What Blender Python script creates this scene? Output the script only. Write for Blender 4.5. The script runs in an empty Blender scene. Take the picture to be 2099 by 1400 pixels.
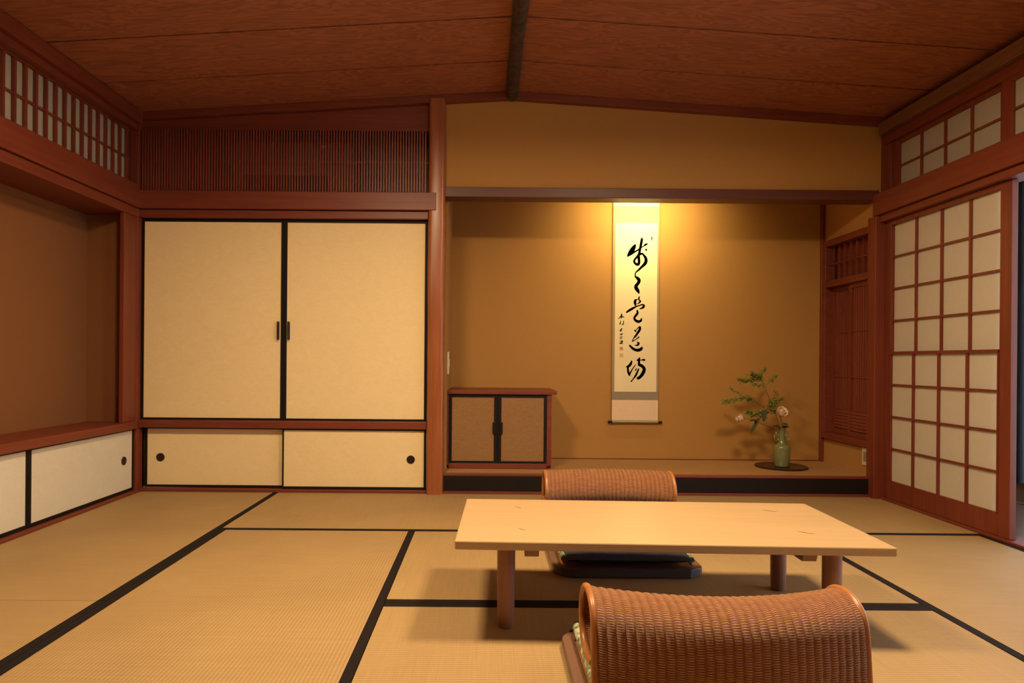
import bpy, math, random
from mathutils import Vector, Matrix
random.seed(7)
S = bpy.context.scene
C = S.collection
PI = math.pi

# ------------------------------------------------------------------ camera, world, exposure
F = 1333.0; PX = 998.0; PY = 739.0; ROLL = 0.008; H = 0.8125      # pixels of a 2099x1400 frame, metres
cd = bpy.data.cameras.new('camera'); cam = bpy.data.objects.new('camera', cd); C.objects.link(cam)
cd.sensor_fit = 'HORIZONTAL'; cd.sensor_width = 36; cd.lens = F/2099*36
cd.shift_x = (1049.5-PX)/2099; cd.shift_y = (PY-700)/2099
cd.clip_start = 0.05; cd.clip_end = 60
sa, ca = math.sin(ROLL), math.cos(ROLL)
cam.matrix_world = Matrix(((ca, -sa, 0, 0), (0, 0, -1, 0), (sa, ca, 0, H), (0, 0, 0, 1)))
S.camera = cam
W = bpy.data.worlds.new('world'); S.world = W; W.use_nodes = True
W.node_tree.nodes['Background'].inputs[0].default_value = (0.86, 0.93, 1.0, 1)
W.node_tree.nodes['Background'].inputs[1].default_value = 2.6      # overcast sky outside the veranda glass
S.view_settings.view_transform = 'Standard'; S.view_settings.look = 'None'
S.view_settings.gamma = 1; S.view_settings.use_curve_mapping = False
S.view_settings.exposure = 0.0
WARM = (1.0, 0.755, 0.45)
LAMP_W = 53.0; ALCOVE_W = 8.5

def area(name, loc, rot, sx, sy, w, col, parent=None, spread=180):
    l = bpy.data.lights.new(name, 'AREA'); l.shape = 'RECTANGLE'; l.size = sx; l.size_y = sy
    l.energy = w; l.color = col; l.spread = math.radians(spread)
    o = bpy.data.objects.new(name, l); C.objects.link(o); o.rotation_euler = rot
    if parent: o.parent = parent; o.location = Vector(loc)-parent.location
    else: o.location = loc
    return o
# daylight is the sky seen through the veranda glazing on the right; the portal only guides sampling
pt = area('sky_portal', (3.45, 1.28, 1.03), (0, math.radians(90), 0), 2.2, 5.5, 1.0, (1, 1, 1))
pt.data.cycles.is_portal = True


def P(x, y, Y):          # a point of the photo at depth Y -> world
    u = x-PX; v = y-PY
    return Vector(((u+ROLL*v)*Y/F, Y, H-(v-ROLL*u)*Y/F))

# ------------------------------------------------------------------ materials
def nt(name):
    m = bpy.data.materials.new(name); m.use_nodes = True
    t = m.node_tree; b = t.nodes['Principled BSDF']; return m, t, b
def N(t, k, **kw):
    n = t.nodes.new(k)
    for a, v in kw.items(): setattr(n, a, v)
    return n
def ramp(t, fac, stops):
    r = N(t, 'ShaderNodeValToRGB'); e = r.color_ramp.elements
    e[0].position, e[0].color = stops[0][0], (*stops[0][1], 1)
    e[1].position, e[1].color = stops[-1][0], (*stops[-1][1], 1)
    for p, c in stops[1:-1]:
        x = e.new(p); x.color = (*c, 1)
    t.links.new(fac, r.inputs[0]); return r.outputs[0]
def math_(t, op, a, b=None, c=None):
    n = N(t, 'ShaderNodeMath', operation=op)
    for i, v in enumerate((a, b, c)):
        if v is None: continue
        if isinstance(v, (int, float)): n.inputs[i].default_value = v
        else: t.links.new(v, n.inputs[i])
    return n.outputs[0]
def bump(t, b, h, s, d=0.002):
    n = N(t, 'ShaderNodeBump'); n.inputs['Strength'].default_value = s; n.inputs['Distance'].default_value = d
    t.links.new(h, n.inputs['Height']); t.links.new(n.outputs[0], b.inputs['Normal'])
def coords(t, scale, kind='Object', loc=(0,0,0)):
    tc = N(t, 'ShaderNodeTexCoord'); mp = N(t, 'ShaderNodeMapping')
    mp.inputs['Scale'].default_value = scale; mp.inputs['Location'].default_value = loc
    t.links.new(tc.outputs[kind], mp.inputs[0]); return mp.outputs[0]
def noise(t, vec, scale, detail=4, rough=0.55, dist=0.0):
    n = N(t, 'ShaderNodeTexNoise'); n.inputs['Scale'].default_value = scale
    n.inputs['Detail'].default_value = detail; n.inputs['Roughness'].default_value = rough
    n.inputs['Distortion'].default_value = dist
    t.links.new(vec, n.inputs['Vector']); return n.outputs['Fac']
def plain(name, col, rough=0.5, var=0.0, sc=20, bmp=0, metal=0, coat=0):
    m, t, b = nt(name); b.inputs['Roughness'].default_value = rough; b.inputs['Metallic'].default_value = metal
    b.inputs['Coat Weight'].default_value = coat
    v = coords(t, (1,1,1)); n = noise(t, v, sc)
    lo = tuple(c*(1-var) for c in col); hi = tuple(min(1, c*(1+var)) for c in col)
    t.links.new(ramp(t, n, [(0.3, lo), (0.7, hi)]), b.inputs['Base Color'])
    if bmp: bump(t, b, n, bmp)
    return m
def wood(name, axis, dark, light, rough=0.45, sc=1.0, contrast=1.0):
    m, t, b = nt(name); b.inputs['Roughness'].default_value = rough
    s = [38*sc]*3; s['XYZ'.index(axis)] = 1.6*sc
    v = coords(t, tuple(s)); n = noise(t, v, 1.0, 5, 0.6, 0.6)
    v2 = coords(t, tuple(x*4 for x in s)); n2 = noise(t, v2, 1.0, 3, 0.6, 0)
    v3 = coords(t, (0.9,0.9,0.9)); n3 = noise(t, v3, 1.5, 2)
    f = math_(t, 'ADD', math_(t, 'MULTIPLY', n, 0.65*contrast), math_(t, 'MULTIPLY', n2, 0.25*contrast))
    f = math_(t, 'ADD', f, math_(t, 'MULTIPLY', n3, 0.25))
    t.links.new(ramp(t, f, [(0.38, dark), (0.78, light)]), b.inputs['Base Color'])
    bump(t, b, f, 0.12, 0.001); return m
RD, RL = (0.118, 0.020, 0.010), (0.22, 0.044, 0.017)
WX = wood('red_wood_x', 'X', RD, RL); WY = wood('red_wood_y', 'Y', RD, RL); WZ = wood('red_wood_z', 'Z', RD, RL)
DWZ = wood('slat_wood', 'Z', (0.16, 0.034, 0.019), (0.25, 0.055, 0.030))  # slat wood a little paler than the red trim
TAB = wood('pale_table_wood', 'X', (0.47, 0.30, 0.15), (0.56, 0.39, 0.20), 0.30, 0.6, 0.8)
LEG = wood('pale_leg_wood', 'Z', (0.25, 0.11, 0.065), (0.33, 0.155, 0.10), 0.4, 0.6)
BRN = wood('brown_chair_wood', 'Y', (0.13, 0.062, 0.035), (0.20, 0.10, 0.06), 0.4)
def ceiling_mat():
    m, t, b = nt('ceiling_figured_wood'); b.inputs['Roughness'].default_value = 0.55
    v = coords(t, (1.1, 7, 7)); n = noise(t, v, 1.6, 3, 0.5, 1.2)
    w = math_(t, 'SINE', math_(t, 'MULTIPLY', n, 60.0)); w = math_(t, 'MULTIPLY_ADD', w, 0.5, 0.5)
    v2 = coords(t, (6, 90, 90)); n2 = noise(t, v2, 1.0, 3)
    f = math_(t, 'ADD', math_(t, 'MULTIPLY', w, 0.45), math_(t, 'MULTIPLY', n2, 0.55))
    t.links.new(ramp(t, f, [(0.12, (0.205, 0.060, 0.028)), (0.88, (0.40, 0.138, 0.062))]), b.inputs['Base Color'])
    return m
CEIL = ceiling_mat()
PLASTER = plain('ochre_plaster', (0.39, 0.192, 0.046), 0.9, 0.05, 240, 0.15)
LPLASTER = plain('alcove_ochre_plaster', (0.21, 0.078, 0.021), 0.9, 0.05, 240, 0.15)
BLACK = plain('black_lacquer', (0.010, 0.006, 0.004), 0.6); BLACK.node_tree.nodes['Principled BSDF'].inputs['Specular IOR Level'].default_value = 0.2
GROOVE = plain('dark_groove', (0.02, 0.006, 0.004), 0.8)
DARKMETAL = plain('dark_bronze', (0.035, 0.016, 0.01), 0.4, metal=0.5)
def fusuma(name, lo, hi):
    m, t, b = nt(name); b.inputs['Roughness'].default_value = 0.8
    n = noise(t, coords(t, (9, 9, 14)), 1.2, 8, 0.7, 1.5); n2 = noise(t, coords(t, (60, 60, 220)), 1.0, 2)
    f = math_(t, 'MULTIPLY_ADD', n2, 0.35, math_(t, 'MULTIPLY', n, 0.7))
    t.links.new(ramp(t, f, [(0.35, lo), (0.7, hi)]), b.inputs['Base Color']); bump(t, b, f, 0.1, 0.001); return m
PAPER = fusuma('cream_door_paper', (0.76, 0.585, 0.31), (0.83, 0.645, 0.35))
PAPERW = fusuma('pale_door_paper', (0.62, 0.56, 0.44), (0.68, 0.62, 0.49))
def shoji_paper(name='shoji_paper', k=1.0, tr=0.5):
    m, t, b = nt(name); b.inputs['Roughness'].default_value = 0.85
    n = noise(t, coords(t, (30, 30, 30)), 1.0, 5, 0.7)
    t.links.new(ramp(t, n, [(0.3, tuple(k*c_ for c_ in (0.46, 0.405, 0.32))), (0.7, tuple(k*c_ for c_ in (0.49, 0.435, 0.35)))]), b.inputs['Base Color'])
    tn = N(t, 'ShaderNodeBsdfTranslucent'); tn.inputs[0].default_value = (0.8, 0.8, 0.76, 1); mx = N(t, 'ShaderNodeMixShader'); mx.inputs[0].default_value = tr*0.6
    ou = t.nodes['Material Output']; t.links.new(b.outputs[0], mx.inputs[1]); t.links.new(tn.outputs[0], mx.inputs[2]); t.links.new(mx.outputs[0], ou.inputs[0])
    return m
SHOJI = shoji_paper(k=1.4); TPAPER = shoji_paper('dimmed_transom_paper', 0.72, 0.0)  # transom copy of the same paper, darkened for the weaker light up there
def tatami(name, axis, k=(1,1,1)):
    m, t, b = nt(name); b.inputs['Roughness'].default_value = 0.62
    tc = N(t, 'ShaderNodeTexCoord'); sp = N(t, 'ShaderNodeSeparateXYZ'); t.links.new(tc.outputs['Object'], sp.inputs[0])
    al, ac = ('X', 'Y') if axis == 'X' else ('Y', 'X')
    # ribs run along the mat, reeds across it
    rib = math_(t, 'SINE', math_(t, 'MULTIPLY', sp.outputs[ac], 2*PI/0.0115))
    rib = math_(t, 'MULTIPLY_ADD', rib, 0.5, 0.5)
    s = (420, 5, 5) if axis == 'X' else (5, 420, 5)
    reed = noise(t, coords(t, s), 1.0, 2)
    pat = noise(t, coords(t, (2.2, 2.2, 2.2)), 1.0, 3)
    f = math_(t, 'ADD', math_(t, 'MULTIPLY', rib, 0.30), math_(t, 'MULTIPLY', reed, 0.45))
    f = math_(t, 'ADD', f, math_(t, 'MULTIPLY', pat, 0.35))
    t.links.new(ramp(t, f, [(0.25, (0.255*k[0], 0.150*k[1], 0.058*k[2])), (0.85, (0.430*k[0], 0.282*k[1], 0.118*k[2]))]), b.inputs['Base Color'])
    h = math_(t, 'ADD', math_(t, 'MULTIPLY', rib, 0.8), math_(t, 'MULTIPLY', reed, 0.5))
    bump(t, b, h, 0.5, 0.0012); return m
TATX = tatami('rush_matting_x', 'X'); TATY = tatami('rush_matting_y', 'Y')
HERI = plain('dark_border_cloth', (0.013, 0.008, 0.007), 0.9, 0.2, 400); HERI.node_tree.nodes['Principled BSDF'].inputs['Specular IOR Level'].default_value = 0.15
BARK = plain('dark_bark', (0.05, 0.025, 0.014), 0.8, 0.7, 28, 0.8)
POSTM = wood('polished_post_wood', 'Z', (0.22, 0.060, 0.020), (0.37, 0.115, 0.036), 0.32)
def rattan():
    m, t, b = nt('woven_rattan'); b.inputs['Roughness'].default_value = 0.52
    tc = N(t, 'ShaderNodeTexCoord'); sp = N(t, 'ShaderNodeSeparateXYZ'); t.links.new(tc.outputs['UV'], sp.inputs[0])
    u = math_(t, 'MULTIPLY', sp.outputs[0], 30.0); v = math_(t, 'MULTIPLY', sp.outputs[1], 280.0)
    par = math_(t, 'MODULO', math_(t, 'FLOOR', v), 2.0); sg = math_(t, 'MULTIPLY_ADD', par, 2.0, -1.0)
    s = math_(t, 'SINE', math_(t, 'MULTIPLY', u, PI))
    over = math_(t, 'MULTIPLY_ADD', math_(t, 'MULTIPLY', s, sg), 0.5, 0.5)
    row = math_(t, 'ABSOLUTE', math_(t, 'SINE', math_(t, 'MULTIPLY', v, PI)))
    row = math_(t, 'POWER', row, 0.6)
    h = math_(t, 'MULTIPLY', math_(t, 'MULTIPLY_ADD', over, 0.75, 0.25), row)
    n = noise(t, coords(t, (14, 60, 1), 'UV'), 1.0, 3)
    f = math_(t, 'ADD', math_(t, 'MULTIPLY', h, 0.8), math_(t, 'MULTIPLY', n, 0.3))
    t.links.new(ramp(t, f, [(0.1, (0.07, 0.013, 0.005)), (0.5, (0.25, 0.068, 0.019)), (0.95, (0.70, 0.35, 0.125))]), b.inputs['Base Color'])
    bump(t, b, h, 0.9, 0.003)
    # pin holes low in the back, where the single sheet lets light through
    low = math_(t, 'LESS_THAN', sp.outputs[1], 0.30)
    hole = math_(t, 'LESS_THAN', row, 0.55)
    ed = math_(t, 'GREATER_THAN', math_(t, 'ABSOLUTE', math_(t, 'COSINE', math_(t, 'MULTIPLY', u, PI))), 0.93)
    nz = math_(t, 'GREATER_THAN', noise(t, coords(t, (3, 9, 1), 'UV'), 2.0, 2), 0.50)
    a = math_(t, 'MULTIPLY', math_(t, 'MULTIPLY', low, hole), math_(t, 'MULTIPLY', ed, nz))
    t.links.new(math_(t, 'SUBTRACT', 1.0, a), b.inputs['Alpha'])
    return m
RATTAN = rattan()
CANE = plain('bent_cane', (0.38, 0.14, 0.04), 0.35, 0.2, 30)
NAVY = plain('dark_navy_cloth', (0.022, 0.024, 0.036), 0.85, 0.4, 90, 0.3)
SLATE = plain('slate_lacquer', (0.07, 0.06, 0.065), 0.4)
def cushion_band():
    m, t, b = nt('green_patterned_cloth'); b.inputs['Roughness'].default_value = 0.9
    vo = N(t, 'ShaderNodeTexVoronoi'); vo.inputs['Scale'].default_value = 60; t.links.new(coords(t, (1,1,1)), vo.inputs['Vector'])
    n = noise(t, coords(t, (1,1,1)), 80, 3)
    f = math_(t, 'MULTIPLY_ADD', vo.outputs['Distance'], 0.8, math_(t, 'MULTIPLY', n, 0.5))
    t.links.new(ramp(t, f, [(0.35, (0.03, 0.05, 0.02)), (0.6, (0.14, 0.17, 0.08)), (0.85, (0.40, 0.38, 0.24))]), b.inputs['Base Color']); return m
BAND = cushion_band()
CELADON = plain('celadon_glaze', (0.17, 0.185, 0.075), 0.22, 0.08, 12, coat=0.4)
TRAYM = plain('dark_lacquer_tray', (0.03, 0.009, 0.008), 0.3)
WHITEPL = plain('ivory_plastic', (0.60, 0.50, 0.36), 0.4)
SCR_W = plain('scroll_paper', (0.74, 0.60, 0.35), 0.8, 0.03, 6)
SCR_B = plain('scroll_brocade', (0.33, 0.27, 0.15), 0.75, 0.06, 160)
SCR_G = plain('scroll_grey_band', (0.25, 0.19, 0.125), 0.75, 0.1, 160)
SCR_E = plain('scroll_edge_silk', (0.33, 0.22, 0.11), 0.75, 0.06, 120)
SCR_P = plain('scroll_lower_silk', (0.70, 0.50, 0.32), 0.75, 0.05, 120)
INK = plain('ink', (0.03, 0.016, 0.008), 0.7, 0.3, 60)
INK2 = plain('faded_ink', (0.30, 0.19, 0.07), 0.8)
SEAL = plain('orange_red_seal', (0.50, 0.20, 0.07), 0.8)
def wick():
    m, t, b = nt('woven_door_panel'); b.inputs['Roughness'].default_value = 0.8
    n = noise(t, coords(t, (40, 40, 420)), 1.0, 3); n2 = noise(t, coords(t, (420, 420, 40)), 1.0, 3)
    f = math_(t, 'ADD', math_(t, 'MULTIPLY', n, 0.5), math_(t, 'MULTIPLY', n2, 0.5))
    t.links.new(ramp(t, f, [(0.35, (0.21, 0.098, 0.032)), (0.65, (0.31, 0.155, 0.052))]), b.inputs['Base Color']); return m
WICK = wick()
LEAF = plain('spray_leaf', (0.18, 0.185, 0.022), 0.6, 0.3, 90)
DLEAF = plain('dark_leaf', (0.035, 0.042, 0.012), 0.8, 0.3, 60)
STEM = plain('stem', (0.14, 0.07, 0.03), 0.7)
PETAL = plain('petal', (0.88, 0.70, 0.55), 0.7, 0.1, 50)
ACM = plain('shaded_appliance_shell', (0.20, 0.08, 0.045), 0.5)  # beige casing coloured brown, shade of the recess is in the colour
BLUE = plain('dark_blue_curtain', (0.003, 0.007, 0.013), 0.8, 0.2, 10)
DECK = wood('veranda_boards', 'Y', (0.09, 0.04, 0.025), (0.15, 0.07, 0.04), 0.35)
PLYM = plain('outer_wall_plaster', (0.35, 0.25, 0.15), 0.9)
def emis(name, col, s):
    m, t, b = nt(name); b.inputs['Base Color'].default_value = (0.8, 0.7, 0.5, 1)
    b.inputs['Emission Color'].default_value = (*col, 1); b.inputs['Emission Strength'].default_value = s; return m
GLOW = emis('lamp_shade_glow', WARM, 13.0)
def glassm():
    m, t, b = nt('window_glass'); b.inputs['Transmission Weight'].default_value = 1; b.inputs['Roughness'].default_value = 0.0; b.inputs['IOR'].default_value = 1.02
    b.inputs['Base Color'].default_value = (0.95, 0.97, 1, 1); return m
GLASS = glassm()

# ------------------------------------------------------------------ mesh builder
class MB:
    def __init__(s): s.v = []; s.f = []; s.uv = None; s.smooth = False
    def box(s, x0, x1, y0, y1, z0, z1):
        b = len(s.v)
        s.v += [(x, y, z) for z in (min(z0,z1), max(z0,z1)) for y in (min(y0,y1), max(y0,y1)) for x in (min(x0,x1), max(x0,x1))]
        s.f += [tuple(b+i for i in q) for q in ((0,2,3,1),(4,5,7,6),(0,1,5,4),(2,6,7,3),(0,4,6,2),(1,3,7,5))]
        return s
    def prism(s, pts, axis, a0, a1):     # polygon in the two other axes, extruded along axis
        b = len(s.v); n = len(pts)
        def mk(p, a):
            if axis == 'X': return (a, p[0], p[1])
            if axis == 'Y': return (p[0], a, p[1])
            return (p[0], p[1], a)
        s.v += [mk(p, a0) for p in pts]+[mk(p, a1) for p in pts]
        s.f.append(tuple(range(b, b+n))[::-1]); s.f.append(tuple(range(b+n, b+2*n)))
        for i in range(n):
            j = (i+1) % n; s.f.append((b+i, b+j, b+n+j, b+n+i))
        return s
    def tube(s, pts, r, n=10, closed=False):
        pts = [Vector(p) for p in pts]; m = len(pts)
        rs = r if isinstance(r, (list, tuple)) else [r]*m
        b = len(s.v); ref = None
        for i, p in enumerate(pts):
            if closed: d = pts[(i+1) % m]-pts[i-1]
            else: d = pts[min(i+1, m-1)]-pts[max(i-1, 0)]
            d.normalize()
            if ref is None: ref = Vector((0,0,1)) if abs(d.z) < 0.9 else Vector((1,0,0))
            a = d.cross(ref)
            if a.length < 1e-4: a = d.orthogonal()
            a.normalize(); c = a.cross(d).normalized(); ref = c
            for k in range(n):
                t = 2*PI*k/n; s.v.append(tuple(p+(a*math.cos(t)+c*math.sin(t))*rs[i]))
        for i in range(m if closed else m-1):
            for k in range(n):
                i2 = (i+1) % m; k2 = (k+1) % n
                s.f.append((b+i*n+k, b+i*n+k2, b+i2*n+k2, b+i2*n+k))
        if not closed:
            s.f.append(tuple(b+k for k in range(n))[::-1]); s.f.append(tuple(b+(m-1)*n+k for k in range(n)))
        s.smooth = True; return s
    def lathe(s, prof, cx, cy, n=40):
        b = len(s.v); m = len(prof)
        for r, z in prof:
            for k in range(n):
                t = 2*PI*k/n; s.v.append((cx+r*math.cos(t), cy+r*math.sin(t), z))
        for i in range(m-1):
            for k in range(n):
                k2 = (k+1) % n; s.f.append((b+i*n+k, b+i*n+k2, b+(i+1)*n+k2, b+(i+1)*n+k))
        s.f.append(tuple(b+k for k in range(n))[::-1]); s.f.append(tuple(b+(m-1)*n+k for k in range(n)))
        s.smooth = True; return s
    def face(s, pts):
        b = len(s.v); s.v += [tuple(p) for p in pts]; s.f.append(tuple(range(b, b+len(pts)))); return s
    def build(s, name, mat, parent=None, base=None, bevel=0.0, local=False, smooth=None):
        me = bpy.data.meshes.new(name)
        off = Vector((0,0,0))
        if not local:
            if parent is not None:
                r = parent
                while r is not None: off = off+r.location; r = r.parent
            elif base is not None: off = Vector(base)
            else:
                xs = [v[0] for v in s.v]; ys = [v[1] for v in s.v]; zs = [v[2] for v in s.v]
                off = Vector(((min(xs)+max(xs))/2, (min(ys)+max(ys))/2, min(zs)))
        me.from_pydata([(v[0]-off.x, v[1]-off.y, v[2]-off.z) for v in s.v], [], s.f); me.update()
        if s.uv is not None:
            l = me.uv_layers.new(name='UVMap')
            for lp in me.loops: l.data[lp.index].uv = s.uv[lp.vertex_index]
        me.materials.append(mat)
        sm = s.smooth if smooth is None else smooth
        if sm:
            for p in me.polygons: p.use_smooth = True
            try: me.set_sharp_from_angle(angle=math.radians(45))
            except Exception: pass
        o = bpy.data.objects.new(name, me); C.objects.link(o)
        if parent is not None: o.parent = parent
        elif not local: o.location = off
        if bevel:
            bv = o.modifiers.new('bevel', 'BEVEL'); bv.width = bevel; bv.segments = 2; bv.limit_method = 'ANGLE'
        return o
def box(*a): return MB().box(*a)
def struct(o): o['kind'] = 'structure'; return o
def tag(o, label, cat, group=None):
    o['label'] = label; o['category'] = cat
    if group: o['group'] = group
    return o
def thing(name, label, cat, loc=(0,0,0), rz=0, group=None):
    o = bpy.data.objects.new(name, None); C.objects.link(o); o.location = loc; o.rotation_euler = (0,0,rz)
    o.empty_display_size = 0.1
    return tag(o, label, cat, group)
def sempty(name, loc):
    o = bpy.data.objects.new(name, None); C.objects.link(o); o.location = loc; o['kind'] = 'structure'; o.empty_display_size = 0.1
    return o
trim_n = [0]
def trim(mb, mat, bevel=0.003):
    trim_n[0] += 1
    return struct(mb.build('trim_%d' % trim_n[0], mat, bevel=bevel))

# ------------------------------------------------------------------ room constants
XL, XR = -2.099, 2.37            # edges of the matting
GA, GB, GC = -1.262, -0.335, 1.475
Y0 = 3.953; Y1 = 3.085; Y2 = 2.172; Y3 = 1.262; YF = -1.47
def zc(x): return 2.445-0.145*abs(x-0.135)/2.27

# floor
struct(box(-2.6, 3.7, YF-0.1, 5.0, -0.12, -0.056).build('floor', DECK))
def mat_(x0, x1, y0, y1, axis, label, edges, grp='rush mats laid over the floor'):
    """edges: which long sides carry cloth, '-' and '+'"""
    g = 0.001
    t = thing('tatami_mat', label, 'tatami mat', ((x0+x1)/2, (y0+y1)/2, -0.056), 0, grp)
    box(x0+g, x1-g, y0+g, y1-g, -0.056, 0.0).build('rush_surface', TATX if axis == 'X' else TATY, t)
    w = 0.031
    for e in edges:
        if axis == 'Y':
            a, b = (x0+g, x0+w) if e == '-' else (x1-w, x1-g); m = box(a, b, y0+g, y1-g, -0.02, 0.0016)
        else:
            a, b = (y0+g, y0+w) if e == '-' else (y1-w, y1-g); m = box(x0+g, x1-g, a, b, -0.02, 0.0016)
        m.build('border_cloth', HERI, t)
    return t
GM = (GA+XR)/2-0.02
mat_(XL, GA, Y2, Y0, 'Y', 'rush mat running away along the left wall, far one beside the low white cupboard', '+')
mat_(XL, GA, 0.35, Y2, 'Y', 'rush mat at the near left edge of the floor, cut off by the photo', '+')
mat_(GA, 0.56, Y1, Y0, 'X', 'rush mat lying crosswise in front of the closet doors', '-')
mat_(0.56, XR, Y1, Y0, 'X', 'rush mat lying crosswise in front of the alcove, behind the table', '-')
mat_(GA, GB, Y3, Y1, 'Y', 'large rush mat in the left foreground, bordered black on both long sides', '-+')
mat_(GB, GC, Y2, Y1, 'X', 'rush mat crosswise under the low table and the far chair', '-')
mat_(GB, GC, Y3, Y2, 'X', 'rush mat crosswise under the near rattan chair and front table legs', '-+')
mat_(GC, XR, Y3, Y1, 'Y', 'rush mat running along the right side, lit greyish by daylight', '-+')
struct(MB().box(GA, XR, YF, Y3, -0.056, -0.001).box(XL, GA, YF, 0.35, -0.056, -0.001).build('floor', TATY))

# ceiling: boards crosswise, dark grooves between, shallow gable
m = MB(); gr = MB(); yb = [3.99-0.455*i for i in range(13)]
for i in range(len(yb)-1):
    a, b = yb[i+1]+0.006, yb[i]-0.006
    for xa, xb in ((-2.3, 0.135), (0.135, 2.55)):
        m.prism([(xa, zc(xa)), (xb, zc(xb)), (xb, zc(xb)+0.012), (xa, zc(xa)+0.012)], 'Y', a, b)
struct(m.build('ceiling', CEIL))
g = MB()
for xa, xb in ((-2.5, 0.135), (0.135, 2.6)):
    g.prism([(xa, zc(xa)+0.012), (xb, zc(xb)+0.012), (xb, zc(xb)+0.05), (xa, zc(xa)+0.05)], 'Y', YF-0.1, 4.8)
struct(g.build('ceiling', GROOVE))
# ridge pole
pts = []; rs = []
for i in range(40):
    y = YF+0.02+i*(3.935-YF)/39
    pts.append((0.140+0.003*math.sin(y*3.1), y, 2.421+0.002*math.sin(y*5))); rs.append(0.036+0.002*math.sin(y*7.3)+0.0012*math.sin(y*23))
o = MB().tube(pts, rs, 20).build('ridge_pole', BARK); tag(o, 'dark bark-covered log running along the peak of the ceiling', 'ceiling pole')

# mouldings where ceiling meets the walls
def slopemould(xa, xb, y0, y1, h, top=0.0):
    mid = [0.135] if xa < 0.135 < xb else []
    xs = [xa]+mid+[xb]
    mm = MB()
    for p, q in zip(xs[:-1], xs[1:]):
        mm.prism([(p, zc(p)-h), (q, zc(q)-h), (q, zc(q)+top), (p, zc(p)+top)], 'Y', y0, y1)
    return mm
trim(slopemould(-2.17, 2.40, 3.93, 3.99, 0.045, -0.0005), WX)
# crown left
trim(box(-2.20, -2.09, YF, 3.93, 2.225, 2.2985), WY)
trim(box(-2.24, -2.12, YF, 3.93, 2.19, 2.225), WY)
trim(box(2.355, 2.44, YF, 3.93, 2.19, 2.262), wood('olive_brown_wood', 'Y', (0.13, 0.05, 0.022), (0.20, 0.085, 0.035)))
trim(box(2.39, 2.46, YF, 3.93, 2.135, 2.19), WY)

# ------------------------------------------------------------------ back wall
struct(MB().box(-0.262, 2.42, 3.975, 4.05, 1.86, 2.47).build('wall_back', PLASTER))
struct(MB().box(-2.6, -0.26, 4.72, 4.78, -0.05, 2.6).build('wall_closet_back', PLYM))
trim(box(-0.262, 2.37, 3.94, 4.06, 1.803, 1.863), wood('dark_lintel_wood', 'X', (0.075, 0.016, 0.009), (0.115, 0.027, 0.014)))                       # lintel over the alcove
# board above the lattice
mm = MB()
mm.prism([(-2.12, 2.206), (-0.365, 2.206), (-0.365, zc(-0.365)-0.046), (-2.12, zc(-2.12)-0.046)], 'Y', 3.965, 3.99)
trim(mm, WX)
trim(box(-2.14, -0.313, 3.915, 3.985, 1.715, 1.822), WX)                    # long beam over the closet
trim(box(-2.12, -0.363, 3.94, 3.99, 1.665, 1.712), WX)
trim(box(-2.165, -2.115, 3.93, 4.02, 0.0, 2.27), WZ)                        # corner post
trim(box(-2.118, -0.363, 3.955, 4.0, -0.02, 0.018), WX)                     # closet threshold

# transom lattice
lat = thing('transom_lattice', 'wide transom of fine vertical red wooden slats above the closet doors', 'lattice', (-1.24, 3.96, 1.822))
mm = MB(); x = -2.105
while x < -0.372:
    mm.box(x, x+0.0085, 3.950, 3.962, 1.822, 2.206); x += 0.01685
mm.build('slats', DWZ, lat)
mm = MB()
for z in (2.015,): mm.box(-2.112, -0.367, 3.963, 3.970, z-0.004, z+0.004)
mm.build('cross_rail', DWZ, lat)
struct(MB().box(-2.13, -0.36, 4.20, 4.22, 1.80, 2.40).box(-2.13, -0.36, 3.99, 4.2, 1.80, 1.82).box(-2.16, -2.13, 3.99, 4.22, 1.80, 2.40).box(-0.36, -0.34, 4.05, 4.22, 1.80, 2.40).build('wall_transom_recess', wood('recess_board', 'X', (0.10,0.03,0.018), (0.15,0.045,0.025))))
ac = thing('air_conditioner', 'long air conditioner, casing browned for shade, half hidden behind the slatted transom', 'air conditioner', (-1.24, 4.10, 1.821))
MB().box(-1.58, -0.82, 4.01, 4.19, 1.821, 2.15).build('casing', ACM, ac, bevel=0.01)
box(-1.51, -0.99, 3.995, 4.012, 1.835, 1.94).build('vent', BLACK, ac)
box(-1.03, -1.0, 3.998, 4.012, 2.11, 2.125).build('badge', WHITEPL, ac)

# alcove post (natural log with softened corners)
pr = []
n = 28; mm = MB(); lv = []
for iz in range(40):
    z = -0.0+iz*2.392/39
    ring = []
    for k in range(n):
        t = 2*PI*k/n; c, s_ = math.cos(t), math.sin(t); e = 0.42
        sx = math.copysign(abs(c)**e, c); sy = math.copysign(abs(s_)**e, s_)
        wv = 0.0012*math.sin(z*5+t*2)+0.0008*math.sin(z*13+t)
        ring.append((-0.3115+(0.0515+wv)*sx, 3.975+(0.056+wv)*sy, z))
    lv.append(ring)
for r in lv: mm.v += r
for i in range(39):
    for k in range(n):
        k2 = (k+1) % n; mm.f.append((i*n+k, i*n+k2, (i+1)*n+k2, (i+1)*n+k))
mm.f.append(tuple(range(n))[::-1]); mm.f.append(tuple(39*n+k for k in range(n))); mm.smooth = True
o = mm.build('alcove_post', POSTM); tag(o, 'reddish polished wooden post with softened corners between closet and alcove', 'post')

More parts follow.
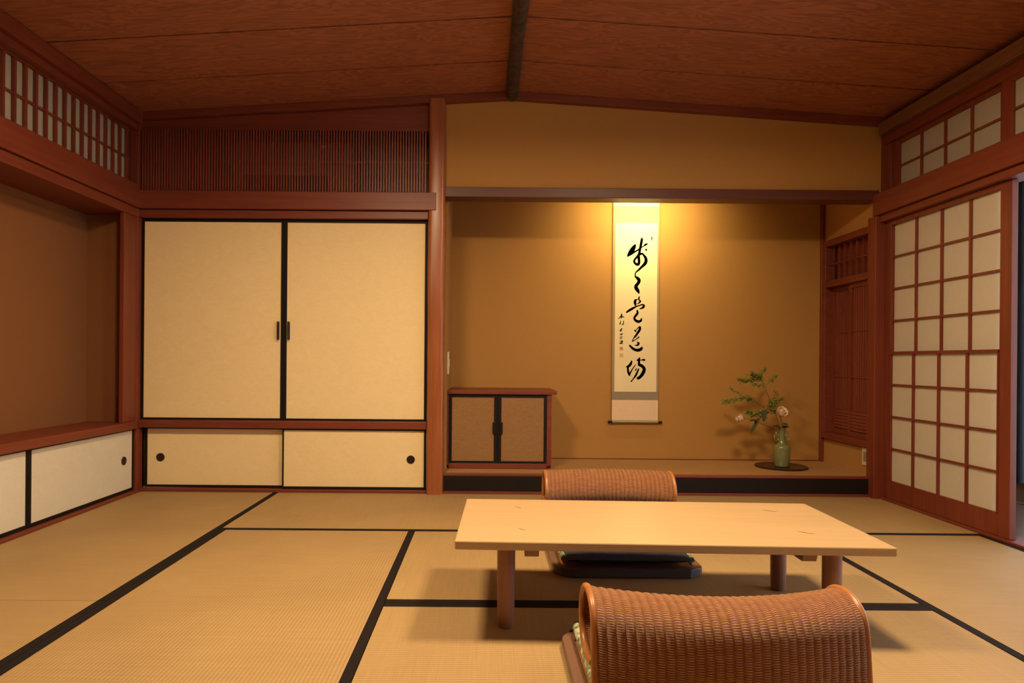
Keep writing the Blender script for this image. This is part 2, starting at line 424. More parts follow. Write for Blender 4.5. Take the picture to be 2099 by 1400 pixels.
# ------------------------------------------------------------------ closet
cl = thing('closet', 'built-in closet with two tall cream doors above two low sliding doors', 'closet', (-1.24, 4.3, 0.018))
MB().box(-2.115, -0.3645, 3.95, 4.06, 0.389, 0.436).build('middle_rail', WX, cl, bevel=0.003)
MB().box(-2.13, -2.115, 4.0, 4.7, 0.02, 1.70).box(-0.378, -0.3635, 4.035, 4.7, 0.02, 1.70).box(-2.115, -0.363, 4.06, 4.7, 0.39, 0.41).box(-2.115, -0.363, 4.06, 4.7, 1.665, 1.70).box(-2.115, -0.363, 4.02, 4.7, 0.0185, 0.03).build('carcass', PLYM, cl)
def framed(x0, x1, z0, z1, yf, wl, wr, wt, wb, parent, name, pm=PAPER, th=0.022):
    d = MB().box(x0, x0+wl, yf, yf+th, z0, z1).box(x1-wr, x1, yf, yf+th, z0, z1).box(x0+wl, x1-wr, yf, yf+th, z1-wt, z1).box(x0+wl, x1-wr, yf, yf+th, z0, z0+wb).build(name, BLACK, parent)
    box(x0+wl, x1-wr, yf+0.004, yf+th-0.002, z0+wb, z1-wt).build('paper_panel', pm, d)
    return d
def bar_handle(x, z, yf, hgt, parent):
    m_ = MB().tube([(x, yf-0.014, z-hgt/2), (x, yf-0.016, z), (x, yf-0.014, z+hgt/2)], 0.0055, 10)
    m_.tube([(x, yf, z+hgt*0.43), (x, yf-0.014, z+hgt*0.43)], 0.006, 8); m_.tube([(x, yf, z-hgt*0.43), (x, yf-0.014, z-hgt*0.43)], 0.005, 8)
    m_.box(x-0.006, x+0.006, yf-0.0015, yf, z-hgt*0.5, z+hgt*0.5)
    return m_.build('handle', DARKMETAL, parent)
XC = -1.2425
d = framed(-2.115, XC-0.0005, 0.437, 1.664, 3.972, 0.018, 0.018, 0.018, 0.012, cl, 'tall_door'); bar_handle(XC-0.032, 0.985, 3.972, 0.11, d)
d = framed(XC+0.0005, -0.364, 0.437, 1.664, 3.972, 0.018, 0.018, 0.018, 0.012, cl, 'tall_door'); bar_handle(XC+0.032, 0.985, 3.972, 0.11, d)
def round_pull(c, n, r, parent):
    """recessed round pull: a rim and a dish, axis n"""
    c = Vector(c); n = Vector(n); a = n.orthogonal().normalized(); b2 = n.cross(a)
    m_ = MB(); N_ = 24
    for rr, dd in ((r, 0.0), (r, 0.003), (r*0.8, 0.0035), (r*0.72, 0.001), (r*0.2, 0.0008)):
        m_.v += [tuple(c+n*dd+(a*math.cos(2*PI*k/N_)+b2*math.sin(2*PI*k/N_))*rr) for k in range(N_)]
    for i in range(4):
        for k in range(N_):
            k2 = (k+1) % N_; m_.f.append((i*N_+k, i*N_+k2, (i+1)*N_+k2, (i+1)*N_+k))
    m_.f.append(tuple(4*N_+k for k in range(N_))); m_.smooth = True
    return m_.build('round_pull', DARKMETAL, parent)
d = framed(-2.10, XC+0.012, 0.020, 0.388, 3.998, 0.016, 0.012, 0.010, 0.014, cl, 'sliding_door', PAPER); p = P(329, 937, 4.0); round_pull((p.x, 4.001, p.z), (0,-1,0), 0.025, d)
d = framed(XC-0.003, -0.364, 0.020, 0.388, 3.972, 0.009, 0.016, 0.010, 0.014, cl, 'sliding_door', PAPER); p = P(842, 942, 3.975); round_pull((p.x, 3.975, p.z), (0,-1,0), 0.025, d)

# ------------------------------------------------------------------ alcove (tokonoma)
struct(MB().box(-0.30, 2.46, 4.587, 4.66, 0.0, 2.46).build('wall_alcove_back', PLASTER))
struct(MB().box(-0.33, -0.25, 4.032, 4.66, 0.0, 2.46).build('wall_alcove_left', PLASTER))
struct(MB().box(2.37, 2.45, 3.99, 4.587, 0.0, 0.293).box(2.37, 2.45, 3.99, 4.587, 1.66, 2.40).box(2.44, 2.46, 3.99, 4.587, 0.293, 1.66).build('wall_alcove_right', PLASTER))
struct(MB().box(-0.25, 2.37, 4.05, 4.587, 2.36, 2.40).build('ceiling_alcove', PLASTER))
pl = thing('alcove_platform', 'raised tan alcove floor with a black lacquered front board', 'platform', (1.06, 4.28, 0.0))
box(-0.25, 2.37, 3.985, 4.587, 0.085, 0.1230).build('platform_top', tatami('alcove_matting', 'X', (1.05, 0.88, 0.75)), pl)
box(-0.262, 2.335, 3.962, 3.985, 0.108, 0.1234).build('edge_strip', WX, pl, bevel=0.002)
box(-0.262, 2.335, 3.958, 3.985, 0.018, 0.107).build('black_fascia', BLACK, pl, bevel=0.002)
box(-0.262, 2.335, 3.955, 3.985, -0.02, 0.017).build('threshold', WX, pl)
trim(box(2.343, 2.37, 4.562, 4.587, 0.1235, 2.355), WZ)                      # thin corner batten
trim(box(-0.25, 2.343, 4.582, 4.587, 0.1235, 0.130), WX, 0)             # thin red wood strip at the foot of the wall

# side window of the alcove
w = sempty('window_1', (2.37, 4.28, 0.293))
fx0, fx1 = 2.345, 2.40
MB().box(fx0, fx1, 3.985, 4.56, 1.618, 1.66).box(fx0, fx1, 3.985, 4.56, 0.293, 0.335).box(fx0, fx1, 4.01, 4.515, 1.335, 1.378).box(fx0, fx1, 4.515, 4.56, 0.335, 1.618).box(fx0, fx1, 3.985, 4.01, 0.335, 1.618).build('window_frame', WY, w, bevel=0.002)
mm = MB()
for i in range(7):
    y = 4.05+i*0.072; mm.box(2.382, 2.394, y, y+0.010, 1.378, 1.618)
mm.box(2.376, 2.384, 4.01, 4.515, 1.49, 1.498)
mm.build('transom_slats', WZ, w)
for (ya, yb2, xx) in ((4.22, 4.515, 2.398), (4.01, 4.27, 2.372)):
    mm = MB(); mm.box(xx, xx+0.02, ya, ya+0.028, 0.336, 1.334).box(xx, xx+0.02, yb2-0.028, yb2, 0.336, 1.334).box(xx, xx+0.02, ya+0.028, yb2-0.028, 1.305, 1.334).box(xx, xx+0.02, ya+0.028, yb2-0.028, 0.336, 0.37)
    o = mm.build('sash', WZ, w)
    mm = MB(); y = ya+0.04
    while y < yb2-0.04:
        mm.box(xx+0.004, xx+0.014, y, y+0.011, 0.50, 1.305); y += 0.026
    for z in (0.72, 1.02): mm.box(xx+0.002, xx+0.012, ya+0.028, yb2-0.028, z, z+0.006)
    mm.build('sash_slats', DWZ, o)
    mm = MB()
    for k in range(6): mm.box(xx+0.004, xx+0.014, ya+0.028, yb2-0.028, 0.375+k*0.021, 0.393+k*0.021)
    mm.build('louvre', DWZ, o)
box(2.42, 2.438, 3.99, 4.56, 0.30, 1.655).build('backing_board', WZ, w)

# corner post on the right
trim(box(2.328, 2.405, 3.905, 3.985, -0.02, 1.70), WZ)
trim(box(2.40, 2.47, 3.88, 3.985, 1.70, 2.27), WZ)

# alcove cupboard
cb = thing('alcove_cupboard', 'small wall-hugging cupboard with black framed woven doors in the alcove corner', 'cupboard', (0.09, 4.36, 0.1235))
YC = 4.14
box(-0.25, 0.448, YC-0.012, 4.580, 0.598, 0.622).build('top_board', WX, cb, bevel=0.002)
MB().box(-0.249, 0.415, YC+0.03, 4.578, 0.1245, 0.145).box(0.385, 0.415, YC, 4.578, 0.145, 0.597).box(-0.249, -0.24, YC, 4.578, 0.145, 0.597).box(-0.24, 0.385, YC, YC+0.03, 0.1245, 0.157).box(-0.24, 0.385, 4.56, 4.578, 0.145, 0.597).build('body', WX, cb, bevel=0.0015)
xm = P(1020, 880, YC).x
d = framed(-0.238, xm-0.001, 0.158, 0.596, YC+0.002, 0.018, 0.022, 0.018, 0.014, cb, 'cupboard_door', WICK)
box(xm-0.032, xm-0.012, YC-0.006, YC+0.002, 0.345, 0.42).build('handle', BLACK, d, bevel=0.002)
d = framed(xm+0.001, 0.384, 0.158, 0.596, YC+0.002, 0.022, 0.018, 0.018, 0.014, cb, 'cupboard_door', WICK)
box(xm+0.012, xm+0.032, YC-0.006, YC+0.002, 0.345, 0.42).build('handle', BLACK, d, bevel=0.002)

# switch plate and outlet
sw = thing('light_switch', 'narrow white switch plate on the alcove side of the log post', 'switch', (-0.245, 4.10, 0.725))
box(-0.2495, -0.238, 4.065, 4.135, 0.725, 0.865).build('plate', WHITEPL, sw, bevel=0.002)
box(-0.238, -0.234, 4.085, 4.115, 0.77, 0.82).build('rocker', WHITEPL, sw, bevel=0.001)
ot = thing('wall_outlet', 'small ivory outlet low on the alcove side wall beside the shoji', 'outlet', (2.365, 4.05, 0.175))
p = P(1779, 936, 4.05)
box(2.360, 2.3695, 4.015, 4.085, p.z-0.055, p.z+0.055).build('plate', WHITEPL, ot, bevel=0.002)
box(2.357, 2.360, 4.035, 4.065, p.z-0.03, p.z+0.03).build('socket', SCR_G, ot)

# ------------------------------------------------------------------ right wall: shoji and transoms
def grid(w, X, th, ys, zs, bw, mat=WZ):
    mm = MB()
    for y in ys[1:-1]: mm.box(X, X+th, y-bw/2, y+bw/2, zs[0], zs[-1])
    for z in zs[1:-1]: mm.box(X+0.001, X+th-0.001, ys[-1], ys[0], z-bw*0.42, z+bw*0.42)
    return mm
def lin(a, b, n): return [a+(b-a)*i/n for i in range(n+1)]
def shoji_leaf(name, X, ya, yb, z0, z1, py0, py1, pz0, pz1, nc, nr, split=False):
    w = sempty(name, (X+0.015, (ya+yb)/2, z0))
    MB().box(X, X+0.03, py0, ya, z0, z1).box(X, X+0.03, yb, py1, z0, z1).box(X, X+0.03, py1, py0, pz1, z1).box(X, X+0.03, py1, py0, z0, pz0).build('leaf_frame', WZ, w, bevel=0.002)
    ys = lin(py0, py1, nc); zs = lin(pz0, pz1, nr)
    if not split:
        grid(w, X+0.002, 0.012, ys, zs, 0.012).build('lattice', WZ, w)
        box(X+0.016, X+0.019, py1, py0, pz0, pz1).build('paper', SHOJI, w)
    else:
        zm = zs[nr//2]
        mu = grid(w, X+0.010, 0.010, ys, zs[nr//2:], 0.014); mu.build('upper_lattice', WZ, w)
        box(X+0.021, X+0.024, py1, py0, zm, pz1).build('upper_paper', SHOJI, w)
        ml = grid(w, X-0.002, 0.010, ys, zs[:nr//2+1], 0.014); ml.box(X-0.006, X+0.012, py1, py0, zm-0.009, zm+0.007); ml.box(X-0.004, X+0.01, py0, py0-0.008, pz0, zm); ml.box(X-0.004, X+0.01, py1, py1+0.008, pz0, zm)
        ml.build('lower_lattice', WZ, w)
        box(X+0.009, X+0.012, py1, py0, pz0, zm-0.009).build('lower_paper', SHOJI, w)
    return w
shoji_leaf('door_1', 2.388, 3.902, 2.965, 0.013, 1.659, 3.848, 3.032, 0.122, 1.632, 4, 8, True)
shoji_leaf('door_2', 2.432, 3.902, 3.06, 0.013, 1.659, 3.848, 3.12, 0.122, 1.632, 4, 8)
def ranma(name, X, ya, yb, py0, py1, z0, z1, pz0, pz1, nc, nr, bw=0.013):
    w = sempty(name, (X+0.01, (ya+yb)/2, z0))
    MB().box(X, X+0.022, py0, ya, z0, z1).box(X, X+0.022, yb, py1, z0, z1).box(X, X+0.022, py1, py0, pz1, z1).box(X, X+0.022, py1, py0, z0, pz0).build('leaf_frame', WZ, w, bevel=0.002)
    grid(w, X+0.003, 0.010, lin(py0, py1, nc), lin(pz0, pz1, nr), bw).build('lattice', WZ, w)
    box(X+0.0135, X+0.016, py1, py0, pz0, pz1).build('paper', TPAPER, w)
    return w
ranma('window_2', 2.415, 3.88, 3.0, 3.825, 3.07, 1.832, 2.134, 1.845, 2.108, 4, 2)
ranma('window_3', 2.388, 3.03, 2.10, 2.965, 2.14, 1.832, 2.134, 1.845, 2.108, 4, 2)
ranma('window_4', 2.415, 2.12, 1.24, 2.09, 1.30, 1.832, 2.134, 1.845, 2.108, 4, 2)
trim(box(2.330, 2.40, YF, 3.94, 1.702, 1.831), WY)
trim(box(2.352, 2.47, YF, 3.905, 1.661, 1.700), WY)
trim(box(2.371, 2.49, 0.95, 3.905, -0.056, 0.012), WY)
struct(MB().box(2.40, 2.50, YF, 0.95, -0.05, 1.66).box(2.45, 2.52, YF, 3.99, 2.135, 2.45).box(2.45, 2.52, YF, 1.24, 1.70, 2.45).build('wall_right', plain('brown_side_wall', (0.14, 0.06, 0.025), 0.9)))
struct(MB().box(2.445, 2.47, 1.2, 3.99, 1.70, 2.2).build('wall_right_transom_backing', PLYM))
# veranda outside
struct(MB().box(3.36, 3.42, 4.03, 5.0, -0.05, 2.4).box(2.47, 3.42, 4.62, 4.7, -0.05, 2.4).build('wall_veranda', PLYM))
struct(box(2.47, 3.7, YF, 4.7, 2.10, 2.14).build('ceiling_veranda', PLYM))
struct(box(3.30, 3.34, YF, 4.03, -0.05, 2.1).build('window_5', GLASS))
o = MB()
for i in range(14):
    y = 4.05+i*0.04; o.tube([(3.315+0.012*math.sin(i*2.1), y, 0.08), (3.315+0.012*math.sin(i*2.1+1), y, 1.95)], 0.03, 10)
o.box(3.30, 3.325, 4.04, 4.6, 0.08, 1.96)
o = o.build('curtain', BLUE); tag(o, 'dark blue curtain at the right edge, out on the dim veranda', 'curtain')

# ------------------------------------------------------------------ left wall
trim(box(-2.19, -2.10, YF, 3.93, 1.718, 1.852), WY)
trim(box(-2.42, -2.118, 1.40, 3.93, 1.662, 1.716), WY)
w = sempty('window_6', (-2.17, 2.6, 1.852))
ya, yb2 = 3.93, 1.30
MB().box(-2.19, -2.165, 3.945, 3.93, 1.853, 2.19).box(-2.19, -2.165, yb2, ya, 2.182, 2.19).box(-2.19, -2.165, yb2, ya, 1.853, 1.862).build('leaf_frame', WZ, w)
mm = MB(); y = 3.905; zlo, zhi = 1.862, 2.182
while y > yb2:
    mm.box(-2.180, -2.168, y-0.0085, y+0.0085, zlo, zhi); y -= 0.0714
mm.box(-2.182, -2.172, yb2, ya, 2.018-0.006, 2.018+0.006)
mm.build('lattice', WZ, w)
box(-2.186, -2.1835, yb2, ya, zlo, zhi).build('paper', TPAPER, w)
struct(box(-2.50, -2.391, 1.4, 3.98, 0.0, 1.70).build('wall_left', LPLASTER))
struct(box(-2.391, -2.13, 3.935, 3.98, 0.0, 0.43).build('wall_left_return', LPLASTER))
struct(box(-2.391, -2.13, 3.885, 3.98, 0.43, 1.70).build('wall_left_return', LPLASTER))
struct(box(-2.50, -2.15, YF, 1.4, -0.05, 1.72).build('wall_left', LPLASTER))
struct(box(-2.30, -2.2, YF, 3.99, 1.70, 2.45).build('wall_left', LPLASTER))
trim(box(-2.145, -2.118, 3.79, 3.93, 0.43, 1.661), WZ)
lc = thing('low_cabinet', 'long low built-in cupboard with white sliding doors along the left wall', 'cabinet', (-2.25, 2.65, 0.0))
box(-2.389, -2.105, 1.41, 3.93, 0.385, 0.43).build('counter', WY, lc, bevel=0.003)
MB().box(-2.385, -2.16, 1.41, 3.88, 0.02, 0.04).box(-2.385, -2.37, 1.41, 3.88, 0.04, 0.384).box(-2.37, -2.135, 1.41, 1.44, 0.04, 0.384).build('body', PLYM, lc)
box(-2.385, -2.100, 1.41, 3.93, -0.03, 0.014).build('plinth', WY, lc, bevel=0.002)
def sidedoor(ya, yb, X):
    d = MB().box(X-0.02, X, ya, ya+0.020, 0.015, 0.384).box(X-0.02, X, yb-0.012, yb, 0.015, 0.384).box(X-0.02, X, ya+0.02, yb-0.012, 0.376, 0.384).box(X-0.02, X, ya+0.02, yb-0.012, 0.015, 0.032).build('sliding_door', BLACK, lc)
    box(X-0.018, X-0.004, ya+0.02, yb-0.012, 0.032, 0.376).build('paper_panel', PAPERW, d); return d
d = sidedoor(3.025, 3.925, -2.128); p = P(254, 945, 3.82); round_pull((-2.131, 3.825, 0.205), (1,0,0), 0.025, d)
d = sidedoor(2.10, 3.024, -2.129)
round_pull((-2.132, 2.2, 0.205), (1,0,0), 0.025, d)
d = sidedoor(1.44, 2.09, -2.150)
struct(MB().box(-2.6, 3.7, YF-0.1, YF, -0.05, 2.6).build('wall_front', plain('brown_rear_wall', (0.10, 0.045, 0.02), 0.9)))

# ------------------------------------------------------------------ ceiling lamps and alcove lamp
for (lx, ly, pw, lab) in ((-0.62, 1.90, 1.0, 'square paper-shaded ceiling lamp on the left half of the ceiling'), (0.88, 1.90, 1.0, 'square paper-shaded ceiling lamp on the right half of the ceiling'), (0.95, -0.35, 0.12, 'square paper-shaded ceiling lamp over the near end of the room')):
    zt = zc(lx); zb = 2.21
    L = thing('ceiling_lamp', lab, 'lamp', (lx, ly, zb), 0, 'ceiling lamps')
    mm = MB()
    for sx in (-1, 1):
        for sy in (-1, 1): mm.box(lx+sx*0.17-0.008, lx+sx*0.17+0.008, ly+sy*0.17-0.008, ly+sy*0.17+0.008, zb, zt-0.03)
    for z in (zb, zt-0.04):
        mm.box(lx-0.178, lx+0.178, ly-0.178, ly-0.162, z, z+0.012).box(lx-0.178, lx+0.178, ly+0.162, ly+0.178, z, z+0.012)
        mm.box(lx-0.178, lx-0.162, ly-0.162, ly+0.162, z, z+0.012).box(lx+0.162, lx+0.178, ly-0.162, ly+0.162, z, z+0.012)
    mm.build('frame', WX, L)
    MB().box(lx-0.165, lx+0.165, ly-0.165, ly-0.163, zb+0.012, zt-0.04).box(lx-0.165, lx+0.165, ly+0.163, ly+0.165, zb+0.012, zt-0.04).box(lx-0.165, lx-0.163, ly-0.163, ly+0.163, zb+0.012, zt-0.04).box(lx+0.163, lx+0.165, ly-0.163, ly+0.163, zb+0.012, zt-0.04).box(lx-0.163, lx+0.163, ly-0.163, ly+0.163, zb+0.012, zb+0.014).build('paper_shade', GLOW, L)
    area('lamp_light', (lx, ly, zb-0.012), (0, 0, 0), 0.30, 0.30, LAMP_W*pw, WARM, L)
L = thing('alcove_lamp', 'short tube lamp hidden behind the wall over the alcove', 'lamp', (1.03, 4.14, 1.98))
box(0.80, 1.26, 4.06, 4.16, 2.03, 2.07).build('housing', WHITEPL, L)
MB().tube([(0.82, 4.12, 2.01), (1.24, 4.12, 2.01)], 0.014, 12).build('tube', GLOW, L)
area('alcove_light', (1.07, 4.16, 1.99), (math.radians(58), 0, 0), 0.52, 0.05, ALCOVE_W, (1.0, 0.80, 0.36), L, 130)

# ------------------------------------------------------------------ hanging scroll
YS = 4.572
sc = thing('hanging_scroll', 'tall hanging calligraphy scroll with five black brushed characters on the alcove wall', 'scroll', (1.043, YS, 0.36))
x0, x1 = 0.880, 1.206
def zz(y): return P(1304, y, YS).z
def pl_(a, b, z0, z1, y, mat, nm, par=sc): return box(a, b, y, y+0.002, z0, z1).build(nm, mat, par)
pl_(x0, x1, zz(862), 2.10, YS, SCR_E, 'silk_mount')
pl_(x0+0.002, x1-0.002, zz(423), 2.098, YS-0.002, SCR_W, 'top_silk')
pl_(x0+0.001, x1-0.001, zz(457), zz(423), YS-0.0025, SCR_B, 'upper_band')
pl_(x0+0.017, x1-0.014, zz(803), zz(457), YS-0.0025, SCR_W, 'paper')
pl_(x0+0.001, x1-0.001, zz(820), zz(803), YS-0.0025, SCR_G, 'lower_band')
pl_(x0+0.001, x1-0.001, zz(861), zz(820), YS-0.0025, SCR_P, 'lower_silk')
zr = zz(864)
MB().tube([(x0+0.002, YS-0.006, zr), (x1-0.002, YS-0.006, zr)], 0.010, 16).build('roller', SCR_B, sc)
for s_, xe in ((-1, x0+0.002), (1, x1-0.002)):
    MB().tube([(xe, YS-0.006, zr-0.004), (xe+s_*0.006, YS-0.006, zr-0.004), (xe+s_*0.02, YS-0.006, zr-0.004), (xe+s_*0.028, YS-0.006, zr-0.004)], [0.009, 0.008, 0.009, 0.010], 14).build('roller_knob', BLACK, sc)
MB().tube([(x0+0.01, YS-0.007, 2.10), (x1-0.01, YS-0.007, 2.10)], 0.007, 10).build('top_rod', BRN, sc)
MB().tube([(x0+0.03, YS-0.007, 2.105), (1.043, YS+0.005, 2.17), (x1-0.03, YS-0.007, 2.105)], 0.002, 6).build('cord', BLACK, sc)
def cat(pts, k=7):
    if len(pts) == 1: return pts
    out = []
    q = [pts[0]]+pts+[pts[-1]]
    for i in range(1, len(q)-2):
        a, b, c, d_ = q[i-1:i+3]
        for j in range(k):
            t = j/k
            out.append(tuple(0.5*((2*b[n])+(-a[n]+c[n])*t+(2*a[n]-5*b[n]+4*c[n]-d_[n])*t*t+(-a[n]+3*b[n]-3*c[n]+d_[n])*t**3) for n in range(3)))
    out.append(pts[-1]); return out
def ink(strokes, ox, oy, sc_, yd, name, mat, par):
    m_ = MB(); NN = 10
    for st in strokes:
        pp = cat(st, 6)
        ps = [(P(ox+a/sc_, oy+b/sc_, YS), max(2, w_)/sc_*YS/F) for a, b, w_ in pp]
        for i, (p, r) in enumerate(ps):
            m_.face([(p.x+r*math.cos(2*PI*k/NN), yd, p.z+r*math.sin(2*PI*k/NN)) for k in range(NN)])
            if i:
                q, r2 = ps[i-1]; d_ = p-q
                if (d_.x**2+d_.z**2) > 1e-10:
                    l = math.hypot(d_.x, d_.z); nx, nz = -d_.z/l, d_.x/l
                    m_.face([(q.x+nx*r2, yd, q.z+nz*r2), (p.x+nx*r, yd, p.z+nz*r), (p.x-nx*r, yd, p.z-nz*r), (q.x-nx*r2, yd, q.z-nz*r2)])
    return m_.build(name, mat, par)
yi = YS-0.0029
ink([[(710,160,35),(700,240,48),(670,400,44),(630,600,44),(600,740,48),(480,880,36),(430,970,38),(480,1060,42),(570,1090,50),(610,1000,48),(600,880,48),(600,760,40)],
     [(200,790,26),(270,700,70),(340,610,88),(420,480,72),(470,390,30)],
     [(210,790,25),(330,710,40),(450,640,28),(600,550,28),(700,470,22),(780,430,18),(840,380,40),(915,350,15)],
     [(860,560,38),(862,562,38)],
     [(660,720,42),(720,700,32),(770,750,36),(840,850,50),(860,950,58),(820,1060,58),(720,1160,45),(620,1260,35),(500,1370,22),(480,1420,18)]], 1275, 480, 17.5, yi, 'brushed_character', INK, sc)
ink([[(560,80,20),(500,140,22),(470,220,20),(480,300,30),(560,360,55),(610,440,60),(580,530,55),(500,630,60),(510,720,68),(570,810,58),(600,890,26)]], 1275, 550, 17.5, yi, 'brushed_character', INK, sc)
ink([[(622,140,16),(600,205,34)],[(480,440,35),(460,350,48),(480,270,42),(530,250,18),(600,250,18),(650,310,34),(600,370,24),(540,400,12)],
     [(160,705,26),(250,640,42),(370,570,42),(500,500,26),(620,460,22),(720,430,26),(780,470,42),(740,540,38),(630,580,16)],
     [(540,640,28),(555,730,42),(500,810,42),(440,900,38),(480,990,45),(590,1040,48),(680,990,38),(695,920,18)]], 1275, 600, 17.5, yi, 'brushed_character', INK, sc)
ink([[(450,300,22),(490,340,26)],[(490,300,12),(570,220,18),(640,180,30),(635,270,44),(560,390,40),(470,520,34),(400,600,13),(370,690,20),(450,650,15),(530,600,18),(600,540,24)],
     [(530,710,10),(590,770,42),(540,840,28),(450,830,10)],[(280,850,34),(370,940,44),(480,1000,50),(590,1010,58),(690,960,52),(710,900,22)]], 1275, 660, 17.5, yi, 'brushed_character', INK, sc)
ink([[(340,350,22),(320,430,44),(240,530,48),(150,560,18)],[(210,560,34),(210,680,36),(240,800,40),(265,880,16)],[(265,870,18),(290,790,26),(350,670,20),(420,570,16),(480,480,12)],
     [(640,220,10),(600,310,50),(610,400,38),(610,480,50),(700,520,52),(790,620,58),(770,740,62),(690,870,58),(580,970,48),(540,930,14)],[(530,320,18),(600,310,36),(640,320,14),(720,310,20),(790,310,42)],
     [(480,680,26),(520,610,10)],[(590,640,26),(540,760,33),(480,880,35),(400,990,20),(330,1080,26)]], 1275, 720, 17.5, yi, 'brushed_character', INK, sc)
ink([[(245,170,12),(235,230,22),(230,290,10)],[(160,300,10),(220,240,12),(300,255,14)],[(220,350,8),(200,440,16)],[(290,350,10),(285,440,14),(250,450,10)],[(255,540,8),(215,610,26)],[(215,700,12),(265,690,12)],[(200,720,8),(250,720,8)],[(200,780,12),(260,770,10)],[(195,820,8),(255,810,10)],[(210,880,12),(265,880,14),(240,920,16),(190,940,8),(270,945,10)]], 1255, 630, 12.73, yi, 'signature', INK2, sc)
for (a, b, r, nm, mt_) in ((235, 1075, 42, 'seal', SEAL), (235, 1255, 50, 'seal', plain('pale_seal', (0.62, 0.36, 0.15), 0.8))):
    c_ = P(1255+a/12.73, 630+b/12.73, YS); rr = r/12.73*YS/F
    MB().face([(c_.x-rr, yi, c_.z-rr), (c_.x+rr, yi, c_.z-rr), (c_.x+rr, yi, c_.z+rr), (c_.x-rr, yi, c_.z+rr)]).build(nm, mt_, sc)
ink([[(1040,100,16),(1075,150,18),(1040,230,14)]], 1275, 480, 17.5, yi, 'corner_seal', plain('faint_seal', (0.62,0.50,0.26), 0.8), sc)

# ------------------------------------------------------------------ tray, vase, flowers
TX, TY = P(1601, 957, 4.30).x, 4.30; ZT = 0.1235
o = MB().lathe([(0.150, ZT), (0.163, ZT+0.002), (0.165, ZT+0.008), (0.160, ZT+0.011), (0.150, ZT+0.009), (0.02, ZT+0.009)], TX, TY, 64).build('round_tray', TRAYM, base=(TX, TY, ZT)); tag(o, 'thin round dark lacquer board under the green vase', 'tray')
VX, VY, VZ = P(1602, 957, 4.28).x, 4.28, ZT+0.0095
va = thing('flower_vase', 'celadon green mallet vase with two ring handles on the dark round board', 'vase', (VX, VY, VZ))
prof = [(0.036, 0), (0.045, 0.002), (0.048, 0.010), (0.051, 0.06), (0.054, 0.115), (0.053, 0.128), (0.046, 0.138), (0.028, 0.147), (0.020, 0.156), (0.018, 0.18), (0.0175, 0.22), (0.019, 0.236), (0.029, 0.246), (0.030, 0.250), (0.026, 0.251), (0.017, 0.243), (0.014, 0.22), (0.013, 0.17)]
MB().lathe([(r, VZ+z) for r, z in prof], VX, VY, 48).build('body', CELADON, va)
for s_ in (-1, 1):
    mm = MB(); mm.tube([(VX+s_*0.017, VY, VZ+0.222), (VX+s_*0.032, VY, VZ+0.226), (VX+s_*0.040, VY, VZ+0.214), (VX+s_*0.036, VY, VZ+0.200), (VX+s_*0.018, VY, VZ+0.196)], 0.005, 8)
    mm.tube([(VX+s_*(0.036)+0.013*math.cos(t), VY+0.004*math.sin(t), VZ+0.186+0.019*math.sin(t)) for t in [2*PI*k/16 for k in range(16)]], 0.0036, 8, closed=True)
    mm.build('ring_handle', CELADON, va)
def leafblade(m_, base, d_, up, L_, w_, curl=0.25, n_=5):
    base = Vector(base); d_ = Vector(d_).normalized(); up = Vector(up); s_ = d_.cross(up)
    if s_.length < 1e-3: s_ = d_.orthogonal()
    s_.normalize(); u_ = s_.cross(d_).normalized()
    b = len(m_.v)
    for i in range(n_+1):
        t = i/n_; c_ = base+d_*L_*t-u_*curl*L_*t*t; hw = w_*math.sin(PI*min(1, t*0.92+0.05))**0.8
        m_.v += [tuple(c_-s_*hw+u_*hw*0.25), tuple(c_), tuple(c_+s_*hw+u_*hw*0.25)]
    for i in range(n_):
        for k in (0, 1): m_.f.append((b+i*3+k, b+i*3+k+1, b+(i+1)*3+k+1, b+(i+1)*3+k))
    m_.smooth = True
def crop8(a, b, Y=4.28): return P(1440+a/4.666, 720+b/4.666, Y)
def flower(center, facing, r, stempts, label, leaves, closed=0.0):
    c_ = Vector(center); f_ = Vector(facing).normalized()
    t_ = thing('flower', label, 'flower', stempts[0], 0, 'white flowers in the vase')
    MB().tube(stempts+[tuple(c_-f_*r*0.6)], 0.0022, 7).build('stem', STEM, t_)
    a = f_.orthogonal().normalized(); b_ = f_.cross(a)
    m_ = MB(); random.seed(int(c_.x*1000))
    for ring, (n_, tilt, L_, wd) in enumerate(((9, 1.15, 1.05, 0.62), (9, 0.85, 1.1, 0.58), (8, 0.55, 1.1, 0.5), (6, 0.28, 1.05, 0.42), (4, 0.1, 1.0, 0.36))):
        for k in range(n_):
            t = 2*PI*(k+0.5*ring)/n_+random.uniform(-.15, .15); rad = a*math.cos(t)+b_*math.sin(t)
            tl = tilt*(1-closed)+random.uniform(-.08, .08)
            d_ = f_*math.cos(tl)+rad*math.sin(tl)
            leafblade(m_, c_-f_*r*0.55+rad*r*0.08, d_, -rad if tl < .5 else f_, r*L_*1.3, r*wd*1.1, -0.55, 6)
    m_.build('petals', PETAL, t_)
    m_ = MB()
    for (p, d_, L_, w_) in leaves: leafblade(m_, p, d_, (0, -0.6, 1), L_, w_)
    if leaves: m_.build('leaves', DLEAF, t_)
MOUTH = Vector((VX, VY, VZ+0.24))
p1 = crop8(752, 590, 4.26); b1 = Vector((VX+0.004, VY, VZ+0.20))
